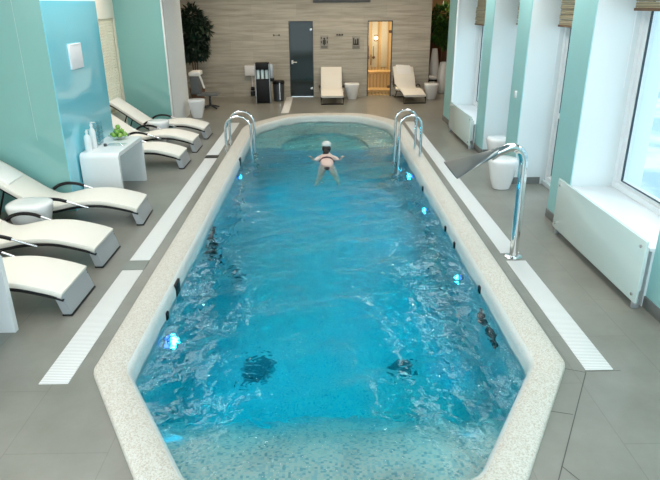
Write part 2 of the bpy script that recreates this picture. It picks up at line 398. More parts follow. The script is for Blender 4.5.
# corridor behind the right end
bm = B(); box(bm, 2.9, 5.2, 19.5, 19.6, 0, CZ); struct('wall_corridor', bm, 'orange')
bm = B(); box(bm, 2.9, 3.0, WY+.12, 19.5, 0, CZ); struct('wall_corridor_side', bm, 'travertine')
bm = B(); box(bm, 5.1, 5.2, 13.2, 19.5, 0, CZ); box(bm, 3.5, 5.1, 13.2, 13.3, 0, CZ); struct('wall_corridor_right', bm, 'red_brown')
bm = B(); box(bm, 2.95, 5.1, 18.9, 18.96, 0, 1.6, .01); struct('trim_2', bm, 'red_brown')
# left wall: back of the niches and the two projecting pillars
LX = -3.08; NX = -4.02
P1 = (7.12, 8.85); P2 = (12.5, 14.2)
bm = B(); WIN = ((8.92, 12.45, .45, 2.22), (3.2, 7.07, 1.0, 2.22))
def wall_x(bm, x0, x1, y0, y1, holes):
    ys = sorted({y0, y1, *[h[0] for h in holes], *[h[1] for h in holes]})
    for a, b in zip(ys, ys[1:]):
        hs = [h for h in holes if h[0] <= a+1e-6 and h[1] >= b-1e-6]
        if not hs: box(bm, x0, x1, a, b, 0, CZ)
        else:
            h = hs[0]
            if h[2] > 0: box(bm, x0, x1, a, b, 0, h[2])
            if h[3] < CZ: box(bm, x0, x1, a, b, h[3], CZ)
wall_x(bm, NX-.15, NX, -.5, 16.9, WIN); struct('wall_left', bm, 'cream')
for i, (a, b) in enumerate((P1, P2)):
    bm = B(); box(bm, NX, LX-.012, a+.012, b, 0, CZ); struct('pillar_left', bm, 'white_paint' if i == 0 else 'plaster')
    bm = B(); box(bm, NX, LX-.014, a, a+.012, 0.0, CZ-.01)
    if i == 0:
        o = struct('glass_panel', bm, 'teal_glass'); tag(o, 'dark teal glossy glass panel behind the near loungers', 'wall panel', kind='structure')
        bm = B(); box(bm, -3.402, -3.399, a-.002, a+.002, .9, CZ-.02); s = obj('panel_joint', bm, 'teal_joint', o)
        bm = B(); box(bm, LX-.013, LX, a, b, 0.0, 2.455); o = struct('glass_panel', bm, 'blue_glass'); tag(o, 'sky blue glossy glass panel facing the pool', 'wall panel', kind='structure')
    else:
        o = struct('glass_panel', bm, 'teal_glass'); tag(o, 'teal glossy glass panel between far loungers and white pillar', 'wall panel', kind='structure')
        bm = B(); box(bm, LX-.012, LX, a+.10, b, 0, CZ); struct('trim_3', bm, 'plaster')
        bm = B(); box(bm, LX-.016, LX+.012, a-.006, a+.10, 0, CZ, .004); struct('trim_4', bm, 'white_gloss')
# niche windows: lattice screens in front of panes, cream blinds at the top
for i, (y0, y1, z0, z1) in enumerate(WIN):
    bm = B()
    for a, b, c, d in ((y0, y0+.06, z0, z1), (y1-.06, y1, z0, z1), (y0+.06, y1-.06, z0, z0+.06), (y0+.06, y1-.06, z1-.06, z1), ((y0+y1)/2-.03, (y0+y1)/2+.03, z0+.06, z1-.06)):
        box(bm, NX-.11, NX-.03, a, b, c, d)
    fr = struct('window_%d' % (i+1), bm, 'lattice')
    bm = B(); box(bm, NX-.085, NX-.08, y0+.05, y1-.05, z0+.05, z1-.05); obj('window_pane', bm, 'pane', fr)
    bm = B(); k = y0+.1
    while k < y1-.06: box(bm, NX-.025, NX-.017, k-.006, k+.006, z0+.02, z1-.02); k += .052
    k = z0+.08
    while k < z1-.04: box(bm, NX-.028, NX-.014, y0+.02, y1-.02, k-.006, k+.006); k += .052
    l = obj('lattice_screen', bm, 'lattice', fr)
    bm = B(); box(bm, NX-.01, NX+.012, y0, y1, z1-.05, 2.75); b_ = obj('roller_blind', bm, 'cream'); tag(b_, ('cream roller blind at the head of the latticed window between the pillars', 'cream roller blind over the window behind the nearest loungers')[i], 'blind')

# right wall: five pillars, bays with windows
RX = 2.72; GX = 3.2
PIL = ((-.5, 4.42), (6.2, 6.74), (8.10, 8.60), (9.83, 10.34), (12.45, 13.2))
bm = B()
for i, (a, b) in enumerate(PIL):
    bm = B(); box(bm, RX+.012, GX+.3, a, b, 0, CZ); struct('pillar_right', bm, 'white_paint')
    bm = B(); box(bm, RX, RX+.012, a, b, .1, CZ); struct('wall_right_face', bm, 'teal_paint')
    bm = B(); box(bm, RX-.014, RX+.012, a+.0, b-.0, 0, .1, .003); struct('baseboard_right', bm, 'skirting')
    if i: bm = B(); box(bm, RX+.012, GX-.1, a-.012, a, 0, .1); struct('baseboard_reveal', bm, 'skirting')
bm = B(); box(bm, RX-.02, RX+.014, 12.37, 12.45, 0, CZ, .005); struct('trim_5', bm, 'white_gloss')
BAYS = ((4.42, 6.2, .53), (6.74, 8.10, 0.06), (8.60, 9.83, .06), (10.34, 12.45, .44))
blind_z = (2.34, 2.13, 2.10, 2.02)
names = ('nearest', 'second', 'third', 'farthest')
for i, (y0, y1, sz) in enumerate(BAYS):
    bm = B()
    if sz > .2: box(bm, RX-.02, GX+.3, y0, y1, 0, sz-.03)
    else: box(bm, GX-.06, GX+.3, y0, y1, 0, sz)
    box(bm, RX+.02, GX+.3, y0, y1, 2.68, CZ); struct('wall_right', bm, 'white_paint')
    if sz > .2:
        bm = B(); box(bm, RX-.04, GX+.02, y0, y1, sz-.03, sz, .006); struct('sill_%d' % (i+1), bm, 'white_gloss')
    bm = B(); zt = 2.68
    for x0, x1, w, zz in ((GX-.02, GX+.08, .07, 0), (GX+.015, GX+.06, .13, .05)):
        box(bm, x0, x1, y0, y0+w, sz, zt); box(bm, x0, x1, y1-w, y1, sz, zt); box(bm, x0, x1, y0+w, y1-w, sz, sz+w*.8); box(bm, x0, x1, y0+w, y1-w, zt-w, zt)
    if i in (1, 2): box(bm, GX+.0, GX+.07, y0+.13, y1-.13, .95, 1.02)
    fr = struct('window_%d' % (i+3), bm, 'frame')
    bm = B(); w = .125
    for a, b, c, d in ((y0+w, y0+w+.012, sz+.09, zt-w), (y1-w-.022, y1-w, sz+.09, zt-w), (y0+w, y1-w, sz+.09, sz+.10)): box(bm, GX+.005, GX+.02, a, b, c, d)
    obj('gasket', bm, 'gasket', fr)
    bm = B(); box(bm, GX+.03, GX+.036, y0+.12, y1-.12, sz+.06, zt-.1); obj('window_pane', bm, 'pane', fr)
    t = thing('bamboo_blind', 'bamboo roman blind pulled up in the %s bay of the window wall' % names[i], 'blind', ((GX-.09), (y0+y1)/2, blind_z[i]), 0, 'bamboo blinds along the window wall')
    hw = (y1-y0)/2-.05
    bm = B()
    for k in range(5): box(bm, -.035-.006*(k % 2), .02, -hw, hw, .004+k*.062, .062+k*.062, .012)
    box(bm, -.015, .01, -hw, hw, .3, 2.68-blind_z[i]); obj('slat_stack', bm, 'bamboo', t)
    bm = B(); box(bm, -.045, .025, -hw, hw, -.02, .006, .006); obj('bottom_rail', bm, 'bark', t)
    bm = B(); tube(bm, [(-.03, hw-.04, .1), (-.03, hw-.04, -.75)], .004, 6); obj('pull_cord', bm, 'paper', t)

# radiator covers in the first and fourth bay
def radiator(y0, y1, zt, label):
    t = thing('radiator_cover', label, 'radiator', (2.6, (y0+y1)/2, 0), 0, 'frosted radiator covers under the windows'); h = (y1-y0)/2
    bm = B(); box(bm, -.012, .012, -h, h, .07, zt, .004); pn = obj('panel', bm, 'radiator', t)
    bm = B(); box(bm, .03, .075, -h+.08, h-.08, .14, zt-.08, .01); obj('heater', bm, 'white_gloss', t)
    for y in (-h+.06, h-.06):
        for z in (.13, zt-.06):
            bm = B(); tube(bm, [(-.022, y, z), (.034, y, z)], .014, 12); obj('bolt', bm, 'steel', pn)
        bm = B(); box(bm, .0, .06, y-.015, y+.015, 0, .09, .004); obj('foot', bm, 'grey_metal', t)
    return t
radiator(4.34, 6.2, .62, 'white frosted radiator cover below the nearest window')
radiator(10.22, 11.95, .58, 'white frosted radiator cover below the farthest window')
bm = B(); box(bm, RX-.025, RX, 8.30, 8.37, 1.17, 1.27, .006); o = obj('wall_switch', bm, 'white_gloss'); tag(o, 'small white switch box on a teal pillar face', 'switch')

# outside the windows
bm = B(); box(bm, -5.5, -5.35, -.5, 16.9, -.2, 3.2); struct('wall_courtyard', bm, 'courtyard')  # added wall behind the niche windows, tones down the bright sky there
bm = B(); box(bm, 3.9, 40, -20, 40, -1.2, -1.1); struct('ground', bm, 'snow')
fb = thing('apartment_building', 'pale blurred building seen through the near window', 'building', (16, 16, -1.1))
bm = B(); box(bm, 0, 8, -22, 22, 0, 12); obj('facade', bm, 'facade', fb)
for j in range(4):
    for k in range(12):
        bm = B(); box(bm, -.06, .04, -20+k*3.5, -18.3+k*3.5, 1.2+j*2.9, 2.9+j*2.9); obj('window', bm, 'facade_window', fb)
bt = thing('street_tree', 'bare pale tree outside the near window', 'tree', (9.5, 9.6, -1.1))
bm = B(); tr = random.Random(3)
def branch(p, d, l, r, n):
    q = p+d*l; tube(bm, [p, (p+q)/2+Vector((tr.uniform(-.05, .05), tr.uniform(-.05, .05), 0)), q], [r, r*.85, r*.65], 7)
    if n:
        for _ in range(3): branch(q, (d+Vector((tr.uniform(-.7, .7), tr.uniform(-.7, .7), tr.uniform(-.1, .5)))).normalized(), l*.72, r*.6, n-1)
branch(Vector((0, 0, 0)), Vector((0, 0, 1)), 1.4, .12, 4); obj('trunk', bm, 'twig', bt)

# ------------------------------------------------------------------ doors
d1 = B(); box(d1, D1[0]+.01, D1[1]-.01, WY+.03, WY+.045, .01, DT-.01); d = struct('door_1', d1, 'dark_pane')
bm = B()
for x0, x1, z0, z1 in ((D1[0], D1[0]+.02, 0, DT), (D1[1]-.02, D1[1], 0, DT), (D1[0]+.02, D1[1]-.02, DT-.02, DT)): box(bm, x0, x1, WY-.008, WY+.05, z0, z1)
obj('door_frame', bm, 'dark', d)
bm = B(); box(bm, D1[0]+.05, D1[0]+.10, WY-.01, WY+.03, .88, .98, .006); tube(bm, [(D1[0]+.08, WY-.012, .93), (D1[0]+.08, WY-.05, .93), (D1[0]+.2, WY-.05, .93)], .013, 8); obj('door_handle', bm, 'white_gloss', d)
for z in (.22, 1.76):
    bm = B(); box(bm, D1[1]-.09, D1[1]-.02, WY+.005, WY+.03, z-.03, z+.03, .005); obj('hinge', bm, 'steel', d)
d2 = B(); box(d2, D2[0]+.02, D2[1]-.02, WY+.03, WY+.04, .02, DT-.02); d = struct('door_2', d2, 'sauna_pane')
bm = B()
for x0, x1, z0, z1 in ((D2[0], D2[0]+.025, 0, DT), (D2[1]-.025, D2[1], 0, DT), (D2[0]+.025, D2[1]-.025, DT-.025, DT)): box(bm, x0, x1, WY-.008, WY+.05, z0, z1)
obj('door_frame', bm, 'dark', d)
bm = B(); tube(bm, [(D2[0]+.1, WY+.02, .85), (D2[0]+.1, WY-.03, .85), (D2[0]+.1, WY-.03, 1.1), (D2[0]+.1, WY+.02, 1.1)], .014, 8); obj('door_handle', bm, 'bark', d)
for z in (.25, 1.7):
    bm = B(); box(bm, D2[1]-.10, D2[1]-.02, WY+.01, WY+.05, z-.035, z+.035, .005); obj('hinge', bm, 'bark', d)
# sauna room behind door 2
SX0, SX1, SY0, SY1 = .95, 2.55, WY+.12, WY+1.75
bm = B(); box(bm, SX0-.05, SX0, SY0, SY1, 0, 2.2); box(bm, SX1, SX1+.05, SY0, SY1, 0, 2.2); box(bm, SX0-.05, SX1+.05, SY1, SY1+.05, 0, 2.2); box(bm, SX0-.05, SX1+.05, SY0, SY1+.05, 2.2, 2.25); box(bm, SX0, SX1, SY0, SY1, 0, .015)
struct('wall_sauna', bm, 'wood')
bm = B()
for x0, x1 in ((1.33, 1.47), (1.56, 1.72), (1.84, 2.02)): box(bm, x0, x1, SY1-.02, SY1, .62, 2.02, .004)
struct('trim_6', bm, 'white_paint')  # pale boards whose white colour stands in for lit wall strips
for z0, z1, y0, lab in ((.08, .14, SY0+.10, 'lower wooden sauna bench behind the glass door'), (.50, .57, SY0+.75, 'upper wooden sauna bench against the back of the sauna')):
    t = thing('sauna_bench', lab, 'bench', ((SX0+SX1)/2, y0, 0), 0, 'benches in the sauna'); w = (SX1-SX0)/2-.03
    bm = B()
    for k in range(4): box(bm, -w, w, .0+k*.135, .125+k*.135, z0, z1, .008)
    obj('seat', bm, 'bench_wood', t)
    bm = B(); box(bm, -w, w, .03, .06, .02, z0); obj('front_panel', bm, 'wood', t)
t = thing('sauna_lamp', 'small glowing lamp on the sauna back wall', 'lamp', (1.68, SY1-.001, 1.45))
bm = B(); ball(bm, (0, -.06, 0), .05, 1, .8, 1.2); obj('lamp_shade', bm, 'warm', t)
bm = B(); box(bm, -.05, .05, -.03, 0, -.09, .09, .01); obj('base', bm, 'bark', t)
for k, x in enumerate((1.36, 1.47, 1.62)):
    t = thing('sauna_ladle', ('wooden ladle hanging first from left in the sauna', 'wooden ladle hanging beside the first one in the sauna', 'larger dark ladle hanging under the sauna lamp')[k], 'ladle', (x, SY1-.001, 1.0), 0, 'ladles in the sauna')
    bm = B(); tube(bm, [(0, -.03, -.06), (0, -.03, .22)], .008, 6); obj('handle', bm, 'bark', t)
    bm = B(); ball(bm, (0, -.045, -.1), .045); obj('bowl', bm, 'bark', t)

# signs and hooks on the back wall
for x, z, lab in ((.13, 1.44, 'left'), (.99, 1.43, 'right')):
    nm = 'info plaque with dark pictogram beside the smoked glass door' if lab == 'left' else 'info plaque with dark pictogram beside the sauna door'
    t = thing('wall_sign', nm, 'sign', (x, WY, z), 0, 'plaques on the back wall')
    bm = B(); box(bm, -.11, .11, -.012, 0, -.17, .17, .003); pl = obj('plate', bm, 'sign', t)
    bm = B()
    if lab == 'left':
        ball(bm, (.0, -.013, .09), .028, 1, .3, 1); box(bm, -.04, .04, -.016, -.011, -.05, .06, .004); box(bm, -.02, .02, -.016, -.011, -.08, -.05)
        for k in (-.08, .08): box(bm, k-.012, k+.012, -.016, -.011, .08, .13); box(bm, k-.012, k+.012, -.016, -.011, -.03, .04)
    else:
        box(bm, -.08, -.05, -.016, -.011, -.06, .12); box(bm, -.03, .0, -.016, -.011, -.06, .08); box(bm, .02, .07, -.016, -.011, -.06, .10, .004); box(bm, -.08, .07, -.016, -.011, -.07, -.03)
    obj('pictogram', bm, 'ink', pl)
    bm = B()
    for k in range(2):
        for j in range(5): box(bm, -.08+j*.034, -.055+j*.034, -.016, -.011, -.12-k*.03, -.105-k*.03)
    obj('lettering', bm, 'ink', pl)
for x0, n, lab in ((-1.15, 2, 'dark coat hooks on the stone wall left of the smoked door'), (.545, 3, 'small hook rail on the stone wall between the two plaques')):
    t = thing('hook_rail', lab, 'hooks', (x0, WY, 1.63), 0)
    bm = B(); box(bm, -.1, .1, -.012, 0, -.012, .012, .003); rl = obj('rail', bm, 'sign', t)
    for k in range(n):
        x = -.07+k*.14/(n-1); bm = B(); tube(bm, [(x, -.01, 0), (x, -.05, -.01), (x, -.06, .02)], .014, 8); obj('hook', bm, 'ink', rl)
t = thing('wall_vent', 'long dark air vent high on the back wall', 'vent', (.6, WY, 2.5))
bm = B(); box(bm, -.76, .76, -.03, 0, -.07, .09, .004); obj('frame', bm, 'grey_fabric', t)
bm = B()
for k in range(4): box(bm, -.73, .73, -.04, -.03, -.05+k*.035, -.035+k*.035)
obj('slat', bm, 'dark', t)

# ------------------------------------------------------------------ loungers
TOP = [(0, .215), (-.14, .262), (-.40, .318), (-.68, .315), (-.92, .270), (-1.04, .272), (-1.18, .345), (-1.36, .475), (-1.54, .605), (-1.68, .70), (-1.74, .73)]
UP = [(0, .225), (-.14, .262), (-.40, .318), (-.68, .315), (-.92, .270), (-1.02, .280), (-1.12, .39), (-1.23, .56), (-1.33, .68), (-1.41, .77), (-1.44, .80)]
def lounger(label, foot_panel=True, pillow=True, TOP=TOP):
    t = thing('sun_lounger', label, 'lounger', (0, 0, 0), 0, 'cream loungers around the pool'); W = .285
    bm = B(); ribbon(bm, TOP, -W, W, .055, .02); obj('mattress', bm, 'cushion', t)
    for s in (-1, 1):
        bm = B(); ps = spline([(p[0], s*(W-.02), p[1]-.072) for p in TOP], 4); tube(bm, ps, .014, 8); obj('side_rail', bm, 'black', t)
        bm = B(); pts = spline([(-1.13, s*(W+.025), .305), (-1.06, s*(W+.035), .348), (-.96, s*(W+.04), .370), (-.85, s*(W+.04), .362), (-.76, s*(W+.035), .335)], 6)
        tube(bm, pts, .019, 10); ar = obj('armrest', bm, 'black', t)
        bm = B(); tube(bm, spline([(-.76, s*(W+.035), .335), (-.66, s*(W+.03), .295), (-.54, s*(W+.012), .245)], 4), .011, 8); obj('arm_strut', bm, 'steel', ar)
        bm = B(); tube(bm, [(-1.13, s*(W+.025), .305), (-1.12, s*(W-.01), .25)], .011, 8); obj('arm_bracket', bm, 'steel', ar)
        bm = B(); tube(bm, spline([(-.98, s*(W-.03), .20), (-1.08, s*(W-.03), .1), (-1.2, s*(W-.03), .015)], 4), .014, 8); tube(bm, [(-1.2, s*(W-.03), .014), (-1.62, s*(W-.03), .014)], .014, 8); tube(bm, [(-1.45 if TOP[-1][1] < .8 else -1.33, s*(W-.03), .46 if TOP[-1][1] < .8 else .62), (-1.62, s*(W-.03), .014)], .012, 8)
        obj('leg', bm, 'black', t)
    for x, z in ((-.35, .245), (-1.2, .014), (-1.62, .014)):
        bm = B(); tube(bm, [(x, -W+.02, z), (x, W-.02, z)], .012, 8); obj('cross_bar', bm, 'black', t)
    if foot_panel:
        bm = B(); a = [(-.075, .17), (-.015, .205), (.045, .012), (-.03, .012)]
        f0 = [bm.verts.new((x, -W+.01, z)) for x, z in a]; f1 = [bm.verts.new((x, W-.01, z)) for x, z in a]
        bm.faces.new(f0); bm.faces.new(f1[::-1])
        for i in range(4): bm.faces.new((f0[i], f1[i], f1[(i+1) % 4], f0[(i+1) % 4]))
        bmesh.ops.recalc_face_normals(bm, faces=bm.faces[:]); bmesh.ops.bevel(bm, geom=bm.edges[:], offset=.008, segments=2, affect='EDGES'); obj('foot_panel', bm, 'grey_metal', t)
        bm = B(); box(bm, -.035, .05, -W+.01, W-.01, 0, .014, .004); obj('foot_pad', bm, 'black', t)
    else:
        bm = B(); tube(bm, [(-.03, -W, .20), (-.02, -W, .014), (-.02, W, .014), (-.03, W, .20)], .016, 8); tube(bm, [(-.03, -W, .19), (-.03, W, .19)], .016, 8); obj('foot_frame', bm, 'black', t)
    if pillow:
        bm = B(); q = [(-1.40, .53), (-1.47, .582), (-1.58, .662), (-1.69, .735), (-1.76, .76)] if TOP[-1][1] < .8 else [(-1.265, .62), (-1.34, .725), (-1.41, .80), (-1.455, .84)]; ribbon(bm, q, -.2, .2, .045, .022); obj('pillow', bm, 'pillow', t)
    return t
L0 = lounger('cream lounger with white head pillow, just in front of the console by the blue pillar')
L0.location = (-2.15, 6.83, 0); L0.rotation_euler = (0, 0, .06)
LG = [(-2.2, 5.63, 0, 'cream lounger between the pillow lounger and the one by the cropped white console'),
      (-2.13, 4.66, 0, 'cream lounger cut off behind the white console at the picture edge')]
def strip(o):       # a lounger without pillow
    for ch in list(o.children):
        if ch.name.startswith('pillow'): bpy.data.objects.remove(ch)
for x, y, r, lab in LG: strip(dup(L0, (x, y, 0), r, lab))
for x, y, r, lab in ((-2.2, 9.4, 0, 'cream lounger in the far niche next to the console with the apple bowl'),
                     (-2.21, 10.5, 0, 'middle cream lounger of the three in the niche with the latticed window'),
                     (-2.21, 11.6, 0, 'cream lounger in front of the far teal glass panel')):
    strip(dup(L0, (x, y, 0), r, lab))
L7 = lounger('cream lounger standing against the stone wall between the two glass doors', False, False, UP); L7.location = (.31, 15.38, 0); L7.rotation_euler = (0, 0, -PI/2)
L8 = lounger('cream lounger with white pillow turned aslant right of the sauna door', False, True, UP); L8.location = (2.43, 15.42, 0); L8.rotation_euler = (0, 0, -PI/2+.10)

# ------------------------------------------------------------------ stools (white tapered side tables)
def stool(label):
    bm = B(); lathe(bm, [(.10, 0), (.115, .006), (.135, .08), (.172, .25), (.192, .34), (.198, .385), (.192, .41), (.17, .422), (.09, .425)], 32, sq=2.6)
    o = obj('side_stool', bm, 'ceramic', smooth=50); tag(o, label, 'stool', 'white tapered stools'); return o
st0 = stool('white tapered stool between the two near loungers'); st0.location = (-3.18, 6.2, 0); st0.scale = (1.18, 1.03, 1)
for x, y, s, lab in ((-3.0, 11.05, .97, 'white tapered stool between two loungers in the far niche'), (-2.80, 13.68, .98, 'white tapered stool in front of the grey swivel chair'),
                  (.86, 16.36, 1.03, 'white tapered stool beside the lounger between the doors'), (2.98, 16.2, 1.0, 'white tapered stool behind the slanted lounger'),
                  (2.50, 7.92, 1.0, 'white tapered stool directly behind the chrome spout'), (2.84, 9.25, 1.05, 'white tapered stool in the bay behind the spout stool')):
    c = st0.copy(); C.objects.link(c); c.location = (x, y, 0); c.scale = (s, s, 1); c['label'] = lab

# ------------------------------------------------------------------ console tables
def console(label, x0, x1, y0, y1, h):
    t = thing('console_table', label, 'table', ((x0+x1)/2, (y0+y1)/2, 0), 0, 'white console tables'); hx, hy = (x1-x0)/2, (y1-y0)/2; th = .05; R_ = .07
    pts = [(-hy, 0), (-hy, h-R_)]+[(-hy+R_-R_*math.cos(a), h-R_+R_*math.sin(a)) for a in [PI/2*k/6 for k in range(1, 7)]]
    pts += [(hy-.02, h), (hy, h-.02), (hy, 0)]
    ins = [(-hy+th, 0), (-hy+th, h-R_)]+[(-hy+R_-(R_-th)*math.cos(a), h-R_+(R_-th)*math.sin(a)) for a in [PI/2*k/6 for k in range(1, 7)]]
    ins += [(hy-th-.0, h-th), (hy-th, h-th-.001), (hy-th, 0)]
    n = len(pts); bm = B()
    V = [[bm.verts.new((x, p[0], p[1])) for p in l] for x in (-hx, hx) for l in (pts, ins)]
    A, Ai, Q, Qi = V
    for i in range(n-1):
        bm.faces.new((A[i], A[i+1], Q[i+1], Q[i])); bm.faces.new((Ai[i], Qi[i], Qi[i+1], Ai[i+1]))
        bm.faces.new((A[i], Ai[i], Ai[i+1], A[i+1])); bm.faces.new((Q[i], Q[i+1], Qi[i+1], Qi[i]))
    for i in (0, n-1): bm.faces.new((A[i], Q[i], Qi[i], Ai[i]))
    bmesh.ops.recalc_face_normals(bm, faces=bm.faces[:])
    obj('table_shell', bm, 'white_gloss', t, smooth=30)
    bm = B(); box(bm, -hx+.0, -hx+.02, -hy+th, hy-th, .1, h-th); obj('back_panel', bm, 'white_gloss', t)
    return t
console('white waterfall console carrying the apple bowl, against the blue pillar', -3.06, -2.57, 7.42, 8.52, .655)
console('white waterfall console cut off by the picture edge in front', -2.95, -2.43, 3.1, 4.18, .655)
TZ = .655
# things on the console
def bottle(x, y, h, r, label):
    t = thing('pump_bottle', label, 'bottle', (x, y, TZ), 0, 'white bottles on the console')
    bm = B(); lathe(bm, [(r*.9, 0), (r, .01), (r, h*.62), (r*.8, h*.72), (r*.38, h*.78), (r*.36, h*.85)], 18); bb = obj('bottle_body', bm, 'ceramic', t)
    bm = B(); lathe(bm, [(r*.45, h*.85), (r*.45, h*.93), (r*.2, h*.94), (r*.2, h)], 14); box(bm, -.008, r*1.2, -.008, .008, h*.97, h, .003); obj('pump', bm, 'white_gloss', bb)
bottle(-3.0, 7.62, .27, .045, 'shorter white pump bottle at the near corner of the console')
bottle(-2.985, 7.77, .34, .042, 'taller white pump bottle behind the short one on the console')
k = 0
for x, y, n, lab in ((-2.99, 7.96, 4, 'near the tall bottle'), (-3.0, 8.09, 4, 'next to the apple bowl')):
    for j in range(n):
        bm = B(); z0 = TZ+j*.062; r0, r1 = .032, .043
        lathe(bm, [(r0*.9, 0), (r0, .004), (r1, .105), (r1-.003, .105), (r0-.003, .01), (.004, .009)], 18, (x, y, z0))
        o = obj('drinking_glass', bm, 'clear'); tag(o, 'clear drinking glass in the stack %s, %s' % (lab, ('lowest', 'second from below', 'third from below', 'topmost')[j]), 'glass', 'clear glasses stacked on the console')
bc = (-2.82, 8.30)
bm = B(); lathe(bm, [(.05, 0), (.06, .004), (.11, .03), (.15, .06), (.145, .062), (.105, .036), (.055, .012), (.01, .011)], 28, (bc[0], bc[1], TZ)); o = obj('fruit_bowl', bm, 'clear'); tag(o, 'shallow clear glass bowl heaped with green apples on the console', 'bowl')
ap = [(0, 0, .050)]+[(.086*math.cos(a), .086*math.sin(a), .070) for a in [PI*j/3 for j in range(6)]]+[(.041*math.cos(a), .041*math.sin(a), .117) for a in [PI/6+2*PI*j/3 for j in range(3)]]+[(0.0, 0, .173)]
pos = ['at the bottom of the heap in the glass bowl']+['in the lower ring of the heap, %s' % q for q in ('facing the pool', 'on the far pool side', 'on the far pillar side', 'towards the pillar', 'on the near pillar side', 'on the near pool side')]+['in the upper ring of the heap, %s' % q for q in ('on the far pool side', 'towards the pillar', 'at the near side')]+['topmost on the heap in the glass bowl']
bm = B(); ball(bm, (0, 0, 0), .034, 1, 1, .95, 14, 10)
for v in bm.verts:
    rr = math.hypot(v.co.x, v.co.y)
    if v.co.z > 0 and rr < .02: v.co.z -= (.02-rr)*.55
tube(bm, [(0, 0, .024), (.004, 0, .046)], .002, 5)
a0 = obj('green_apple', bm, 'apple'); 
for i, (x, y, z) in enumerate(ap):
    o = a0 if i == 0 else a0.copy()
    if i: C.objects.link(o)
    o.location = (bc[0]+x, bc[1]+y, TZ+z); o.rotation_euler = (rnd.uniform(-.5, .5), rnd.uniform(-.5, .5), rnd.uniform(0, 6)); tag(o, 'green apple '+pos[i], 'apple', 'green apples in the glass bowl')
bm = B(); lathe(bm, [(.018, 0), (.022, .004), (.022, .03), (.012, .038)], 14, (-2.87, 7.86, TZ)); o = obj('small_jar', bm, 'dark'); tag(o, 'tiny dark jar on the console beside the glasses', 'jar')
bm = B(); box(bm, -.12, .12, -.07, .07, 0, .012, .004); o = obj('glass_tray', bm, 'clear', loc=(-2.74, 7.93, TZ)); tag(o, 'flat clear tray lying on the console near the open side', 'tray')
# white panel on the blue pillar
t = thing('wall_panel', 'white rectangular board fixed on the blue glass pillar', 'notice board', (LX, 7.85, 1.81))
bm = B(); box(bm, 0, .02, -.2, .2, -.15, .15, .004); obj('board', bm, 'paper', t)
bm = B(); box(bm, .02, .024, -.17, .17, .135, .143); obj('edge_strip', bm, 'white_gloss', t)

# ------------------------------------------------------------------ gratings
def grating(x0, x1, y0, y1, label):
    o = B(); box(o, x0, x1, y0, y1, -.004, .005, .002)
    g = obj('drain_grating', o, 'grate'); tag(g, label, 'drain grating', 'white gratings set in the floor'); return g
grating(-1.945, -1.745, 3.43, 5.29, 'white slotted grating in the floor beside the nearest loungers')
grating(-1.945, -1.745, 5.53, 9.80, 'long white slotted grating left of the pool, ending at the dark cover')
grating(-1.965, -1.765, 10.02, 13.0, 'white slotted grating running past the left pool ladder')
grating(1.84, 2.035, 3.5, 5.40, 'white slotted grating in front of the spout on the window side')
grating(1.84, 2.035, 5.60, 12.95, 'long white slotted grating beyond the spout on the window side')
grating(-.93, -.75, 14.2, 16.78, 'white grating leading to the stone wall by the smoked door')
for y0, y1, m_, lab in ((5.30, 5.52, 'sign', 'grey square cover between two gratings beside the loungers'), (9.81, 10.01, 'black', 'black cover between two gratings near the left ladder')):
    bm = B(); box(bm, -1.955, -1.74, y0, y1, -.004, .008, .003); o = obj('drain_cover', bm, 'cover_grey' if m_ == 'sign' else m_); tag(o, lab, 'drain cover')
# floor joints by the chamfered pool corner
bm = B()
def seam(a, b, w=.006):
    a, b = Vector((*a, .0)), Vector((*b, .0)); d = (b-a).normalized(); n = Vector((-d.y, d.x, 0))*w/2
    vs = [bm.verts.new(p+Vector((0, 0, .0015))) for p in (a-n, b-n, b+n, a+n)]; bm.faces.new(vs)
seam((1.02, 2.05), (1.83, 3.47)); seam((1.70, 3.52), (1.83, 3.47)); seam((1.83, 3.485), (2.08, 3.485)); seam((1.32, 2.58), (1.62, 2.0)); seam((1.56, 3.02), (1.42, 3.06))
struct('floor_joint', bm, 'grout')

# ------------------------------------------------------------------ pool ladders
def ladder(side, y0, gap, lab, xd, xp, zt):
    t = thing('pool_ladder', lab, 'pool ladder', (xd, y0+gap/2, 0), 0, 'chrome pool ladders'); s = side; w = (xp-xd)
    for k in (-1, 1):
        y = k*gap/2; zz = zt-abs(w)/2
        arc = [(w/2-w/2*math.cos(a), y, zz+abs(w)/2*math.sin(a)*.95) for a in [PI*j/14 for j in range(15)]]
        bm = B(); tube(bm, [(0, y, 0), (0, y, zz*.5)]+arc+[(w, y, .2), (w, y, -1.2)], .021, 12); obj('handrail', bm, 'chrome', t)
        bm = B(); lathe(bm, [(.05, 0), (.05, .012), (.03, .02), (.024, .02)], 18, (0, y, 0)); obj('base_flange', bm, 'chrome', t)
    for j in range(3):
        bm = B(); z = -.32-j*.28; box(bm, w-.04, w+.06, -gap/2+.02, gap/2-.02, z-.015, z+.015, .008); obj('tread', bm, 'steel', t)
    return t
ladder(-1, 10.30, .52, 'chrome pool ladder at the far loungers side of the pool', -1.655, -1.21, .62)
ladder(1, 9.54, .55, 'chrome pool ladder at the window side of the pool', 1.63, 1.28, .74)

